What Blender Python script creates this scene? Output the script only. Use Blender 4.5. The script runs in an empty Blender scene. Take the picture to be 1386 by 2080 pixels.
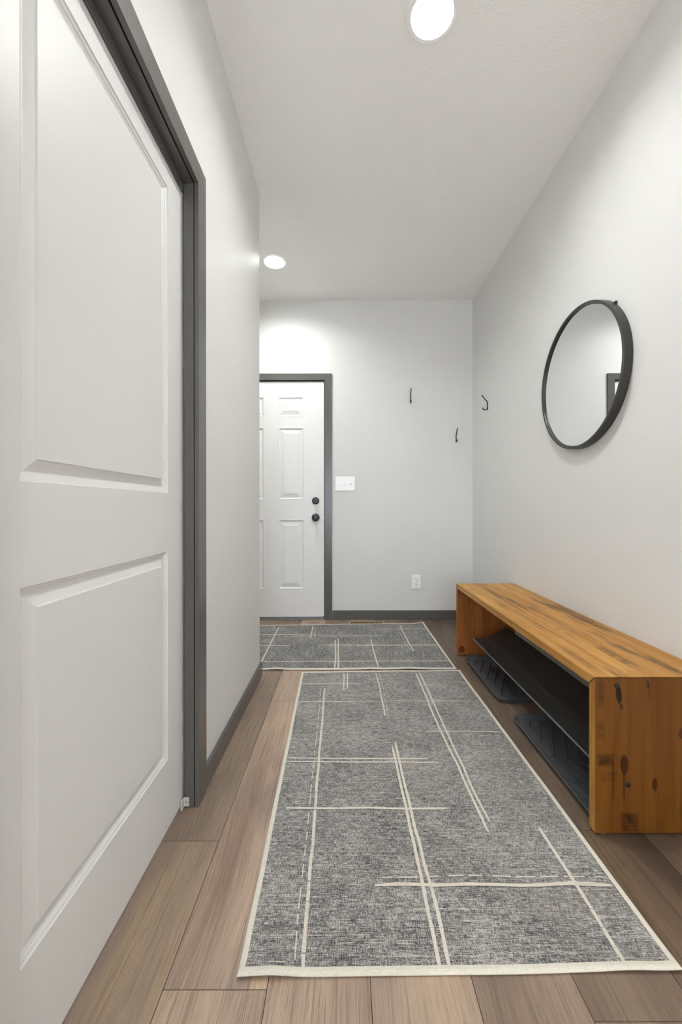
import bpy, bmesh, math, random
from mathutils import Vector, Matrix, noise
random.seed(7)
S = bpy.context.scene
COL = S.collection

# ------------------------------------------------------------------ room measures (metres; X right, Y into the room, Z up)
LAMP, FILL_LAMP = 68.0, 450.0
SKY = 1.5      # radiance of recessed lamps, added fill lamps and sky
EXPOSURE = 2.66
ROLL = -.06
FILL_LAMPS = [(-1.5, -1.5), (-2.3, -2.4), (-1.9, -3.5)]  # added lamps out of view that raise the ambient light
CAM_H = 0.963
CEIL = 2.743
XR = 1.108          # right wall
XL = -0.481         # left wall
YF = 3.492          # far wall
YC = 2.310          # end of the left wall, the room widens beyond it
XP = -2.05          # far left end of the passage
YB = -4.2           # back of the space behind the camera
XW = -3.2           # left side of that space
YO = -0.55          # start of the left wall, behind the camera

# ------------------------------------------------------------------ node helpers
def new_mat(name):
    m = bpy.data.materials.new(name); m.use_nodes = True
    nt = m.node_tree
    for n in list(nt.nodes): nt.nodes.remove(n)
    out = nt.nodes.new('ShaderNodeOutputMaterial')
    b = nt.nodes.new('ShaderNodeBsdfPrincipled')
    nt.links.new(b.outputs[0], out.inputs[0])
    return m, nt, b

class G:
    """tiny wrapper for building node graphs"""
    def __init__(s, nt): s.nt = nt
    def n(s, t, **kw):
        x = s.nt.nodes.new(t)
        for k, v in kw.items(): setattr(x, k, v)
        return x
    def l(s, a, b): s.nt.links.new(a, b)
    def put(s, sock, v):
        if isinstance(v, bpy.types.NodeSocket): s.l(v, sock)
        elif v is not None: sock.default_value = v
    def coord(s, kind='Object'): return s.n('ShaderNodeTexCoord').outputs[kind]
    def mapping(s, vec, scale=(1,1,1), loc=(0,0,0), rot=(0,0,0)):
        m = s.n('ShaderNodeMapping'); s.l(vec, m.inputs['Vector'])
        s.put(m.inputs['Scale'], scale); s.put(m.inputs['Location'], loc); s.put(m.inputs['Rotation'], rot)
        return m.outputs[0]
    def noise(s, vec, scale=5, detail=3, rough=.5, dist=0, dims='3D', w=None):
        t = s.n('ShaderNodeTexNoise', noise_dimensions=dims); s.l(vec, t.inputs['Vector'])
        t.inputs['Scale'].default_value = scale; t.inputs['Detail'].default_value = detail
        t.inputs['Roughness'].default_value = rough; t.inputs['Distortion'].default_value = dist
        if w is not None: s.put(t.inputs['W'], w)
        return t.outputs['Fac']
    def math(s, op, a, b=None, c=None, clamp=False):
        m = s.n('ShaderNodeMath', operation=op, use_clamp=clamp)
        s.put(m.inputs[0], a)
        if b is not None: s.put(m.inputs[1], b)
        if c is not None: s.put(m.inputs[2], c)
        return m.outputs[0]
    def ramp(s, fac, stops, interp='LINEAR'):
        r = s.n('ShaderNodeValToRGB'); r.color_ramp.interpolation = interp
        e = r.color_ramp.elements
        while len(e) < len(stops): e.new(.5)
        for i, (p, c) in enumerate(stops):
            e[i].position = p; e[i].color = (c[0], c[1], c[2], 1) if hasattr(c, '__len__') else (c, c, c, 1)
        s.l(fac, r.inputs[0]); return r.outputs[0]
    def mix(s, fac, a, b, mode='MIX'):
        m = s.n('ShaderNodeMix', data_type='RGBA', blend_type=mode)
        s.put(m.inputs[0], fac)
        for i, v in ((6, a), (7, b)):
            if isinstance(v, bpy.types.NodeSocket): s.l(v, m.inputs[i])
            else: m.inputs[i].default_value = (v[0], v[1], v[2], 1)
        return m.outputs[2]
    def bump(s, h, strength=.2, dist=.01):
        b = s.n('ShaderNodeBump'); b.inputs['Strength'].default_value = strength; b.inputs['Distance'].default_value = dist
        s.l(h, b.inputs['Height']); return b.outputs[0]
    def attr(s, name): return s.n('ShaderNodeAttribute', attribute_name=name)
    def xyz(s, vec):
        x = s.n('ShaderNodeSeparateXYZ'); s.l(vec, x.inputs[0]); return x.outputs
    def comb(s, x, y, z):
        c = s.n('ShaderNodeCombineXYZ'); s.put(c.inputs[0], x); s.put(c.inputs[1], y); s.put(c.inputs[2], z); return c.outputs[0]

def base(b, col, rough, spec=.5, metal=0):
    b.inputs['Base Color'].default_value = (*col, 1)
    b.inputs['Roughness'].default_value = rough
    b.inputs['Specular IOR Level'].default_value = spec
    b.inputs['Metallic'].default_value = metal

def simple(name, col, rough=.5, spec=.5, metal=0, bump=None):
    m, nt, b = new_mat(name); base(b, col, rough, spec, metal); g = G(nt)
    if bump:
        sc, st, d = bump
        g.l(g.bump(g.noise(g.coord(), sc, 2), st, d), b.inputs['Normal'])
    return m

# ------------------------------------------------------------------ materials
def wall_paint(name, col, rough, scale, strength):
    m, nt, b = new_mat(name); base(b, col, rough, .4); g = G(nt)
    c = g.coord()
    v = g.noise(c, scale, 3, .55)
    w = g.noise(c, scale * 2.7, 2, .5)
    h = g.math('ADD', g.ramp(v, [(.42, 0), (.62, 1)]), g.math('MULTIPLY', w, .5))
    g.l(g.bump(h, strength, .0016), b.inputs['Normal'])
    tint = g.noise(c, 1.3, 2)
    g.l(g.mix(tint, [x * .985 for x in col], [min(1, x * 1.012) for x in col]), b.inputs['Base Color'])
    return m

M = {}
M['wall_back'] = wall_paint('white bounce wall paint', (.86, .86, .85), .6, 130, .20)  # unseen walls made whiter than the hall, to bounce more light in
M['wall'] = wall_paint('wall paint', (.70, .70, .69), .5, 130, .20)
M['ceil'] = wall_paint('ceiling paint', (.92, .915, .90), .7, 95, .40)
M['trim'] = simple('dark grey trim paint', (.105, .101, .095), .24, .5, bump=(300, .04, .001))
M['door'] = simple('white door paint', (.70, .70, .70), .42, .4, bump=(260, .05, .001))
M['entry'] = simple('white entry door paint', (.80, .80, .80), .36, .5, bump=(260, .04, .001))
M['plastic'] = simple('white plastic', (.92, .92, .91), .3, .5)
M['baffle'] = simple('white lamp baffle', (.60, .60, .60), .6, .2)
M['slot'] = simple('dark slot', (.03, .03, .03), .6, .3)
M['screw'] = simple('screw metal', (.55, .55, .54), .35, .5, .9)
M['black'] = simple('matte black metal', (.012, .012, .012), .4, .45)
M['frame'] = simple('charcoal mirror frame', (.028, .027, .025), .38, .5)
M['gun'] = simple('dark bronze metal', (.05, .05, .05), .3, .5, .6)
M['void'] = simple('dark gap', (.008, .008, .008), .9, .1)
M['tray'] = simple('black rubber', (.058, .061, .066), .45, .4, bump=(500, .12, .001))
M['shelf'] = simple('black sheet metal', (.028, .029, .031), .33, .5, bump=(300, .05, .001))
M['lip'] = simple('grey edge highlight', (.14, .14, .14), .3, .5)  # lighter grey paints the highlight along the shelf's front edge
M['rubber'] = simple('brown rubber foot', (.10, .06, .03), .6, .3)
M['bracket'] = simple('grey white nylon bracket', (.55, .55, .53), .45, .4)
M['brass'] = simple('tan painted register', (.33, .24, .14), .4, .5)
M['sweep'] = simple('threshold aluminium', (.22, .21, .20), .35, .5, .3)
M['mirror'] = simple('silvered glass', (.86, .865, .86), .0, .5, 1.0)
M['mat_back'] = simple('rug backing', (.12, .09, .05), .9, .1)

def pane():
    m = bpy.data.materials.new('window glass'); m.use_nodes = True; nt = m.node_tree
    for n in list(nt.nodes): nt.nodes.remove(n)
    o = nt.nodes.new('ShaderNodeOutputMaterial'); mx = nt.nodes.new('ShaderNodeMixShader')
    t = nt.nodes.new('ShaderNodeBsdfTransparent'); gl = nt.nodes.new('ShaderNodeBsdfGlossy'); gl.inputs['Roughness'].default_value = .02
    mx.inputs[0].default_value = .06
    nt.links.new(t.outputs[0], mx.inputs[1]); nt.links.new(gl.outputs[0], mx.inputs[2]); nt.links.new(mx.outputs[0], o.inputs[0])
    return m
M['pane'] = pane()
def emis(name, col, strength):
    m, nt, b = new_mat(name); base(b, (.8, .8, .8), .4)
    b.inputs['Emission Color'].default_value = (*col, 1); b.inputs['Emission Strength'].default_value = strength
    return m
M['lens'] = emis('lit lamp lens', (.960, .985, .955), LAMP)
M['fill_lens'] = emis('lit lens of the added fill lamps', (.960, .985, .955), FILL_LAMP)

# --- vinyl plank floor
def floor_mat():
    m, nt, b = new_mat('oak look vinyl plank'); base(b, (.2, .15, .11), .42, .45); g = G(nt)
    c = g.coord(); a = g.attr('plank'); r = a.outputs['Fac']
    off = g.math('MULTIPLY', r, 61.0)
    x, y, z = g.xyz(c)
    v = g.comb(g.math('ADD', x, off), g.math('ADD', y, g.math('MULTIPLY', off, 1.7)), off)
    warp = g.noise(g.mapping(v, (5, .9, 1)), 1.0, 2)
    xw = g.math('ADD', g.math('ADD', x, off), g.math('MULTIPLY', g.math('SUBTRACT', warp, .5), .10))
    vw = g.comb(xw, g.math('ADD', y, off), off)
    broad = g.noise(g.mapping(vw, (8, .9, 1)), 1.0, 3, .5)          # wide colour streaks
    cloud = g.noise(g.mapping(v, (6, 2.2, 1)), 1.0, 2, .5, .4)       # dark grey-brown clouds
    grain = g.noise(g.mapping(vw, (140, 2.6, 1)), 1.0, 4, .6)         # long pores
    fine = g.noise(g.mapping(vw, (680, 8, 1)), 1.0, 4, .65)
    col = g.ramp(broad, [(.28, (.150, .100, .068)), (.44, (.232, .164, .117)), (.54, (.275, .199, .140)), (.70, (.340, .245, .152))])
    col = g.mix(g.ramp(cloud, [(.54, 0), (.72, .75)]), col, (.120, .090, .078))
    col = g.mix(g.ramp(grain, [(.34, .45), (.48, 0)]), col, (.095, .058, .043))
    col = g.mix(g.ramp(fine, [(.32, .70), (.46, 0), (.55, 0), (.70, .32)]), col, g.mix(g.ramp(fine, [(.49, 0), (.51, 1)]), (.085, .058, .044), (.44, .345, .265)))
    tick = g.noise(g.mapping(vw, (950, 28, 1)), 1.0, 2, .55)
    col = g.mix(g.ramp(tick, [(.28, .60), (.41, 0)]), col, (.085, .058, .044))
    col = g.mix(g.ramp(tick, [(.60, 0), (.74, .20)]), col, (.42, .33, .26))
    # plank to plank tone
    col = g.mix(g.math('MULTIPLY', g.math('FRACT', g.math('MULTIPLY', r, 7.31)), .30), col, g.mix(g.math('FRACT', g.math('MULTIPLY', r, 3.77)), (.13, .095, .072), (.30, .235, .19)))
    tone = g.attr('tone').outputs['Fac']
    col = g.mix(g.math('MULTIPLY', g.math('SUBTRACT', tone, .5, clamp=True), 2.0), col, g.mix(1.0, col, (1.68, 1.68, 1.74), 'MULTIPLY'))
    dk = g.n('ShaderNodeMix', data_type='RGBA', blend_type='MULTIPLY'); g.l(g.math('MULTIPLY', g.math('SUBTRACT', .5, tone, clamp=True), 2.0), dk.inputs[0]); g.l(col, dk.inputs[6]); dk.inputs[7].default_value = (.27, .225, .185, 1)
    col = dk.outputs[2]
    col = g.mix(g.attr('joint').outputs['Fac'], col, (.075, .045, .030))
    g.l(col, b.inputs['Base Color'])
    g.l(g.ramp(grain, [(.3, .58), (.6, .40)]), b.inputs['Roughness'])
    h = g.math('ADD', g.math('MULTIPLY', grain, .7), g.math('MULTIPLY', fine, .5))
    g.l(g.bump(h, .35, .0011), b.inputs['Normal'])
    return m
M['floor'] = floor_mat()

# --- rug weave; weft runs along `axis` (0 = X, 1 = Y)
def rug_mat(name, axis, tone):
    m, nt, b = new_mat(name); base(b, (.2, .2, .2), .95, .1); g = G(nt)
    c = g.coord()
    s1 = (45, 560, 1) if axis == 0 else (560, 45, 1)
    s2 = (560, 75, 1) if axis == 0 else (75, 560, 1)
    s3 = (7, 160, 1) if axis == 0 else (160, 7, 1)
    weft = g.noise(g.mapping(c, s1), 1, 2, .6)
    warp = g.noise(g.mapping(c, s2), 1, 2, .6)
    slub = g.noise(g.mapping(c, s3), 1, 3, .6)
    dots = g.noise(c, 820, 2, .6)
    patch = g.noise(c, 5.5, 3, .6)
    mott = g.noise(c, 70, 3, .6)
    f = g.math('ADD', g.math('MULTIPLY', weft, .27), g.math('MULTIPLY', warp, .25))
    f = g.math('ADD', f, g.math('MULTIPLY', dots, .36))
    f = g.math('ADD', f, g.math('MULTIPLY', slub, .12))
    f = g.math('ADD', f, g.math('MULTIPLY', g.math('SUBTRACT', patch, .5), .09))
    f = g.math('ADD', f, g.math('MULTIPLY', g.math('SUBTRACT', mott, .5), .10))
    f = g.math('ADD', f, tone)
    col = g.ramp(f, [(.42, (.030, .030, .029)), (.475, (.095, .093, .090)), (.525, (.255, .248, .238)), (.585, (.54, .515, .49))])
    light = g.ramp(slub, [(.64, 0), (.74, .60)])
    col = g.mix(light, col, (.56, .53, .49))
    pink = g.ramp(g.noise(c, 4.1, 2), [(.55, 0), (.72, .22)])
    col = g.mix(pink, col, (.34, .285, .25))
    g.l(col, b.inputs['Base Color'])
    g.l(g.bump(g.math('ADD', weft, dots), .5, .0015), b.inputs['Normal'])
    b.inputs['Sheen Weight'].default_value = .15
    return m
M['rug_x'] = rug_mat('charcoal weave across', 0, .012)
M['rug_y'] = rug_mat('charcoal weave along', 1, -.004)
def cream_mat(name, col, breaks=False):
    m, nt, b = new_mat(name); base(b, col, .95, .1); g = G(nt); c = g.coord()
    n = g.noise(c, 420, 2, .6); n2 = g.noise(c, 60, 2)
    k = g.mix(g.ramp(n, [(.30, .5), (.50, 0)]), col, [x * .62 for x in col])
    k = g.mix(g.ramp(n2, [(.30, .25), (.5, 0)]), k, [x * .72 for x in col])
    if breaks:      # dark weft threads that cross the line
        t = g.noise(g.mapping(c, (5, 210, 1)), 1, 2, .6)
        k = g.mix(g.ramp(t, [(.30, .85), (.36, 0)]), k, (.12, .115, .11))
    g.l(k, b.inputs['Base Color']); g.l(g.bump(n, .5, .001), b.inputs['Normal'])
    return m
M['cream'] = cream_mat('cream woven lines', (.62, .575, .505), True)
M['binding'] = cream_mat('cream cotton binding', (.64, .61, .53))

# --- stained pine of the bench; grain axis 0/1/2; marks: list of (x,y,z, rx,ry,rz, strength, hard) dark marks in object coords
BENCH = (.92, 1.92, 0)
def pine_mat(name, grain, across, seams=None, dark=(1, 1, 1), stripe=1.0, marks=(), knots=(), sawzone=None):
    m, nt, b = new_mat(name); base(b, (.4, .2, .06), .42, .22); g = G(nt)
    c = g.mapping(g.coord(), loc=BENCH); o = g.xyz(c)      # pattern laid out from the bench's own base
    sc = [1, 1, 1]; sc[grain] = .9; sc[across] = 13; sc[3 - grain - across] = 13
    sf = [1, 1, 1]; sf[grain] = 5; sf[across] = 210; sf[3 - grain - across] = 210
    if seams:   # boards glued side by side: offset the grain per board
        w, o0 = seams
        bi = g.math('FLOOR', g.math('DIVIDE', g.math('SUBTRACT', o[across], o0), w))
        sh = g.math('MULTIPLY', bi, 3.37)
        vec = [o[0], o[1], o[2]]
        vec[grain] = g.math('ADD', o[grain], sh); vec[3 - grain - across] = g.math('ADD', o[3 - grain - across], sh)
        v = g.comb(*vec)
    else: v = c; bi = None
    broad = g.noise(g.mapping(v, sc), 1, 3, .55, .3)
    mid = g.noise(g.mapping(v, [q * 4 if i != grain else q * 1.6 for i, q in enumerate(sc)]), 1, 3, .55, .2)
    fine = g.noise(g.mapping(v, sf), 1, 3, .6)
    blotch = g.noise(v, 7, 3, .6)
    k = lambda q: tuple(x * d for x, d in zip(q, dark))
    col = g.ramp(broad, [(.25, k((.32, .138, .026))), (.45, k((.45, .218, .046))), (.62, k((.55, .300, .075))), (.8, k((.62, .37, .115)))])
    col = g.mix(g.ramp(mid, [(.30, .55 * stripe), (.5, 0)]), col, k((.24, .095, .022)))
    col = g.mix(g.ramp(fine, [(.34, .35 * stripe), (.5, 0)]), col, k((.16, .07, .024)))
    col = g.mix(g.ramp(blotch, [(.52, 0), (.75, .35)]), col, k((.30, .135, .034)))
    if bi is not None:
        fr = g.math('FRACT', g.math('MULTIPLY', g.math('SINE', g.math('MULTIPLY', bi, 12.9)), 43.7))
        col = g.mix(g.math('MULTIPLY', fr, .30), col, k((.30, .135, .045)))
        e = g.math('ABSOLUTE', g.math('SUBTRACT', g.math('FRACT', g.math('DIVIDE', g.math('SUBTRACT', o[across], o0), w)), .5))
        col = g.mix(g.ramp(e, [(.488, 0), (.497, .75)]), col, k((.09, .04, .015)))
    # rough-sawn patches: dark bars across the grain, broken up
    saw = [1, 1, 1]; saw[grain] = 150; saw[across] = 9; saw[3 - grain - across] = 9
    bars = g.noise(g.mapping(v, saw), 1, 2, .6)
    dens = g.noise(g.mapping(v, sf), 1, 2, .6)
    barm = g.math('MULTIPLY', g.ramp(bars, [(.42, 0), (.55, 1)]), g.ramp(dens, [(.38, .35), (.55, 1)]))
    if sawzone is not None:
        zs, lo, hi, st = sawzone
        zz = [1, 1, 1]; zz[grain] = zs[0]; zz[across] = zs[1]; zz[3 - grain - across] = zs[1]
        zone = g.ramp(g.noise(g.mapping(v, zz, (.37, .11, .53)), 1, 2, .55), [(lo, 0), (hi, 1)])
        strk = g.noise(g.mapping(v, [q * .5 if i == grain else q * .55 for i, q in enumerate(sf)]), 1, 3, .65)
        sm = g.math('MULTIPLY', zone, g.ramp(strk, [(.45, 0), (.60, 1)]))
        col = g.mix(g.math('MULTIPLY', sm, st), col, k((.065, .036, .018)))
    for (p, rad, st, kind) in marks:
        d = g.n('ShaderNodeVectorMath', operation='SUBTRACT'); g.l(c, d.inputs[0]); d.inputs[1].default_value = p
        mp = g.mapping(d.outputs[0], [1 / q for q in rad])
        jag = g.noise(c, 60 if kind != 'streak' else 140, 2)
        if kind == 'patch':
            q = g.xyz(mp)
            idx = [i for i in range(3) if rad[i] < 50]
            ed = g.math('MAXIMUM', g.math('ABSOLUTE', q[idx[0]]), g.math('ABSOLUTE', q[idx[1]]))
            ed = g.math('ADD', ed, g.math('MULTIPLY', g.math('SUBTRACT', jag, .5), .5))
            f = g.math('MULTIPLY', g.ramp(ed, [(.62, 1), (1.02, 0)]), g.math('ADD', g.math('MULTIPLY', barm, .38), g.math('MULTIPLY', g.ramp(jag, [(.3, .2), (.6, 1)]), .62)))
        else:
            ln = g.n('ShaderNodeVectorMath', operation='LENGTH'); g.l(mp, ln.inputs[0])
            ed = g.math('ADD', ln.outputs['Value'], g.math('MULTIPLY', g.math('SUBTRACT', jag, .5), .9))
            f = g.ramp(ed, [(.75, 1), (1.05, 0)])
        col = g.mix(g.math('MULTIPLY', f, st), col, k((.035, .019, .010)))
    for (p, rad, st) in knots:
        d = g.n('ShaderNodeVectorMath', operation='SUBTRACT'); g.l(c, d.inputs[0]); d.inputs[1].default_value = p
        mp = g.mapping(d.outputs[0], [1 / q for q in rad])
        ln = g.n('ShaderNodeVectorMath', operation='LENGTH'); g.l(mp, ln.inputs[0])
        r = g.math('ADD', ln.outputs['Value'], g.math('MULTIPLY', g.math('SUBTRACT', g.noise(c, 45, 2), .5), .5))
        ring = g.math('SINE', g.math('MULTIPLY', r, 16.0))
        kc = g.mix(g.ramp(ring, [(.2, 0), (.9, .6)]), k((.16, .062, .02)), k((.075, .03, .012)))
        col = g.mix(g.math('MULTIPLY', g.ramp(r, [(.80, 1), (1.1, 0)]), st), col, kc)
    g.l(col, b.inputs['Base Color'])
    g.l(g.ramp(mid, [(.3, .55), (.6, .38)]), b.inputs['Roughness'])
    g.l(g.bump(g.math('ADD', fine, g.math('MULTIPLY', mid, .6)), .25, .001), b.inputs['Normal'])
    return m
BIG = 99.0
M['pine_top'] = pine_mat('stained pine seat', 1, 0, seams=(.095, .734), stripe=.7, sawzone=((3.0, 14), .53, .64, .85),
    marks=[((.868, 2.36, .46), (.010, .16, BIG), .85, 'patch'), ((.893, 2.10, .46), (.009, .16, BIG), .85, 'patch'),
           ((.850, 2.13, .46), (.006, .26, BIG), .85, 'patch'), ((.862, 2.20, .46), (.0025, .30, BIG), .75, 'streak'), ((.880, 2.22, .46), (.0025, .27, BIG), .75, 'streak'),
           ((1.060, 1.82, .46), (.016, .25, BIG), .80, 'patch'), ((1.072, 1.75, .46), (.003, .34, BIG), .6, 'streak'),
           ((.908, 1.36, .46), (.022, .11, BIG), .75, 'patch'), ((1.007, 1.28, .46), (.018, .08, BIG), .75, 'patch'), ((.985, 1.42, .46), (.012, .07, BIG), .6, 'patch'),
           ((.775, 1.34, .46), (.025, .13, BIG), .40, 'patch'), ((.823, 1.75, .46), (.003, .22, BIG), .45, 'streak')],
    knots=[((.876, 1.66, .46), (.007, .016, BIG), .8), ((.93, 2.02, .46), (.012, .03, BIG), .5)])
M['pine_front'] = pine_mat('stained pine seat edge', 1, 2, sawzone=((4.0, 30), .55, .66, .4))
M['pine_edge'] = pine_mat('stained pine panel edge', 2, 1, dark=(.86, .80, .75))
M['pine_near_shaded'] = pine_mat('stained pine end panel darkened for shade', 2, 0, dark=(.272, .190, .105), stripe=.45,  # shade on the near face is put into this darker pine colour
    marks=[((.805, BIG * 0 + 1.187, .415), (.010, BIG, .026), .95, 'blot'), ((.812, 1.187, .378), (.006, BIG, .012), .6, 'blot'),
           ((.800, 1.187, .428), (.006, BIG, .010), .7, 'blot'),
           ((.836, 1.187, .040), (.031, BIG, .034), .95, 'patch'), ((.764, 1.187, .222), (.028, BIG, .022), .85, 'patch'),
           ((.752, 1.187, .42), (.013, BIG, .05), .55, 'patch'), ((.752, 1.187, .31), (.012, BIG, .03), .5, 'patch'),
           ((.775, 1.187, .175), (.030, BIG, .016), .45, 'patch'),
           ((.787, 1.187, .17), (.0022, BIG, .09), .7, 'streak'), ((.819, 1.187, .15), (.004, BIG, .06), .55, 'streak'),
           ((.890, 1.187, .443), (.003, BIG, .009), .9, 'blot'), ((.893, 1.187, .42), (.002, BIG, .02), .5, 'streak')],
    knots=[((.820, 1.187, .210), (.013, BIG, .034), .95), ((.909, 1.187, .151), (.009, BIG, .022), .9), ((.99, 1.187, .30), (.012, BIG, .02), .8)])
M['pine_far'] = pine_mat('reddish pine end panel', 2, 0, dark=(.66, .44, .46), stripe=.8,
    marks=[((.742, 2.62, .41), (.006, BIG, .03), .7, 'patch'), ((.81, 2.62, .355), (.004, BIG, .016), .8, 'blot'),
           ((.79, 2.62, .15), (.003, BIG, .07), .4, 'streak')],
    knots=[((.762, 2.62, .040), (.022, BIG, .026), .95)])

# ------------------------------------------------------------------ mesh helpers
def tag(o, label=None, cat=None, group=None, kind=None):
    if label: o['label'] = label
    if cat: o['category'] = cat
    if group: o['group'] = group
    if kind: o['kind'] = kind
    return o

def thing(name, loc, label, cat, group=None, kind=None):
    o = bpy.data.objects.new(name, None); COL.objects.link(o)
    o.location = loc; o.empty_display_size = .05
    return tag(o, label, cat, group, kind)

def wloc(p):
    v = Vector((0, 0, 0))
    while p is not None: v += p.location; p = p.parent
    return v

def obj(name, bm, mats, parent=None, origin=None, smooth=False, recalc=True):
    """bm is modelled in room coordinates; the object gets its own origin"""
    if recalc: bmesh.ops.recalc_face_normals(bm, faces=bm.faces)
    pw = wloc(parent)
    og = Vector(origin) if origin is not None else pw
    bmesh.ops.translate(bm, verts=bm.verts, vec=-og)
    me = bpy.data.meshes.new(name); bm.to_mesh(me); bm.free()
    if not isinstance(mats, (list, tuple)): mats = [mats]
    for m in mats: me.materials.append(m)
    for f in me.polygons: f.use_smooth = smooth
    o = bpy.data.objects.new(name, me); COL.objects.link(o)
    if parent is not None: o.parent = parent
    o.location = og - pw
    return o

def sharpen(o, deg=35):
    me = o.data; bm = bmesh.new(); bm.from_mesh(me)
    for e in bm.edges:
        if len(e.link_faces) == 2: e.smooth = e.calc_face_angle(0) < math.radians(deg)
    bm.to_mesh(me); bm.free(); return o

def box(bm, x0, x1, y0, y1, z0, z1, bevel=0, mi=0, seg=2):
    t = bmesh.new()
    bmesh.ops.create_cube(t, size=1)
    for v in t.verts:
        v.co = Vector(((x0 + x1) / 2 + v.co.x * (x1 - x0), (y0 + y1) / 2 + v.co.y * (y1 - y0), (z0 + z1) / 2 + v.co.z * (z1 - z0)))
    if bevel: bmesh.ops.bevel(t, geom=t.edges[:], offset=bevel, segments=seg, affect='EDGES', profile=.5)
    join(bm, t, mi)
    return bm

def join(bm, t, mi=0, mat=None):
    mp = {}
    for v in t.verts: mp[v] = bm.verts.new(mat @ v.co if mat is not None else v.co)
    for f in t.faces:
        try:
            nf = bm.faces.new([mp[v] for v in f.verts]); nf.material_index = mi; nf.smooth = f.smooth
        except ValueError: pass
    t.free()

def quad(bm, pts, mi=0):
    f = bm.faces.new([bm.verts.new(p) for p in pts]); f.material_index = mi; return f

def tube(bm, pts, r, n=12, caps=True, mi=0, closed=False):
    pts = [Vector(p) for p in pts]; rings = []
    N = len(pts); prev = None
    for i, p in enumerate(pts):
        a = pts[(i - 1) % N] if (i or closed) else p; b = pts[(i + 1) % N] if (i < N - 1 or closed) else p
        d = (b - a).normalized()
        if prev is None:
            up = Vector((0, 0, 1)) if abs(d.z) < .9 else Vector((1, 0, 0))
            s = d.cross(up).normalized()
        else: s = (prev - d * prev.dot(d)).normalized()
        prev = s; t = d.cross(s)
        rr = r[i] if hasattr(r, '__len__') else r
        rings.append([bm.verts.new(p + (s * math.cos(k * 2 * math.pi / n) + t * math.sin(k * 2 * math.pi / n)) * rr) for k in range(n)])
    for i in range(N if closed else N - 1):
        A, B = rings[i], rings[(i + 1) % N]
        for k in range(n):
            f = bm.faces.new([A[k], A[(k + 1) % n], B[(k + 1) % n], B[k]]); f.smooth = True; f.material_index = mi
    if caps and not closed:
        for R in (rings[0], rings[-1]):
            f = bm.faces.new(R); f.material_index = mi

def lathe(bm, prof, centre, axis, n=48, mi=0, close=False):
    """prof: (radius, height along axis) pairs"""
    ax = Vector(axis).normalized(); c = Vector(centre)
    u = ax.cross(Vector((0, 0, 1))); u = u.normalized() if u.length > 1e-3 else Vector((1, 0, 0)); w = ax.cross(u)
    rings = []
    for r, h in prof:
        if r < 1e-6: rings.append([bm.verts.new(c + ax * h)])
        else: rings.append([bm.verts.new(c + ax * h + (u * math.cos(k * 2 * math.pi / n) + w * math.sin(k * 2 * math.pi / n)) * r) for k in range(n)])
    m = len(rings)
    for i in range(m if close else m - 1):
        A, B = rings[i], rings[(i + 1) % m]
        for k in range(n):
            a0, a1 = A[k % len(A)], A[(k + 1) % len(A)]; b0, b1 = B[k % len(B)], B[(k + 1) % len(B)]
            vs = []
            for v in (a0, a1, b1, b0):
                if v not in vs: vs.append(v)
            if len(vs) >= 3:
                f = bm.faces.new(vs); f.smooth = True; f.material_index = mi

def rounded_poly(x0, x1, y0, y1, r, n=8):
    P = []
    for cx, cy, a in ((x1 - r, y1 - r, 0), (x0 + r, y1 - r, 90), (x0 + r, y0 + r, 180), (x1 - r, y0 + r, 270)):
        for k in range(n + 1):
            t = math.radians(a + 90 * k / n); P.append((cx + r * math.cos(t), cy + r * math.sin(t)))
    return P

PROFILE = [(0, 0), (.0012, .0024), (.0078, .0050), (.0086, .0066), (.0158, .0098), (.0172, .0103), (.0186, .0101), (.0368, .0036), (.0396, .0004)]
STEEL = [(0, -.0012), (.004, -.0018), (.010, .0005), (.014, .0065), (.020, .0085), (.050, .0010), (.054, -.0004)]

def panel_door(w, h, th, panels, prof):
    """door leaf in local (u along width, v up, n outwards); returns bmesh with x=u, y=-n, z=v"""
    bm = bmesh.new()
    us = sorted({0, w, *[p[0] for p in panels], *[p[1] for p in panels]})
    vs = sorted({0, h, *[p[2] for p in panels], *[p[3] for p in panels]})
    V = {}
    def vert(u, n, v):
        k = (round(u, 5), round(n, 5), round(v, 5))
        if k not in V: V[k] = bm.verts.new((u, n, v))
        return V[k]
    for side in (0, 1):
        sg = 1 if side == 0 else -1; o = 0 if side == 0 else th
        for i in range(len(us) - 1):
            for j in range(len(vs) - 1):
                a, b, c, d = us[i], us[i + 1], vs[j], vs[j + 1]
                if any(abs(p[0] - a) < 1e-6 and abs(p[1] - b) < 1e-6 and abs(p[2] - c) < 1e-6 and abs(p[3] - d) < 1e-6 for p in panels):
                    prev = None
                    for (q, dep) in prof:
                        n = o + sg * dep if q > 0 else o
                        ring = [vert(a + q, n, c + q), vert(b - q, n, c + q), vert(b - q, n, d - q), vert(a + q, n, d - q)]
                        if prev:
                            for k in range(4): bm.faces.new([prev[k], prev[(k + 1) % 4], ring[(k + 1) % 4], ring[k]])
                        prev = ring
                    bm.faces.new(prev)
                else:
                    bm.faces.new([vert(a, o, c), vert(b, o, c), vert(b, o, d), vert(a, o, d)])
    for i in range(len(us) - 1):
        for v in (0, h): bm.faces.new([vert(us[i], 0, v), vert(us[i + 1], 0, v), vert(us[i + 1], th, v), vert(us[i], th, v)])
    for j in range(len(vs) - 1):
        for u in (0, w): bm.faces.new([vert(u, 0, vs[j]), vert(u, 0, vs[j + 1]), vert(u, th, vs[j + 1]), vert(u, th, vs[j])])
    return bm

def struct(name, bm, mats, label, cat, parent=None, **kw):
    o = obj(name, bm, mats, parent, **kw)
    if parent is None: tag(o, label, cat, kind='structure')
    return o

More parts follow.
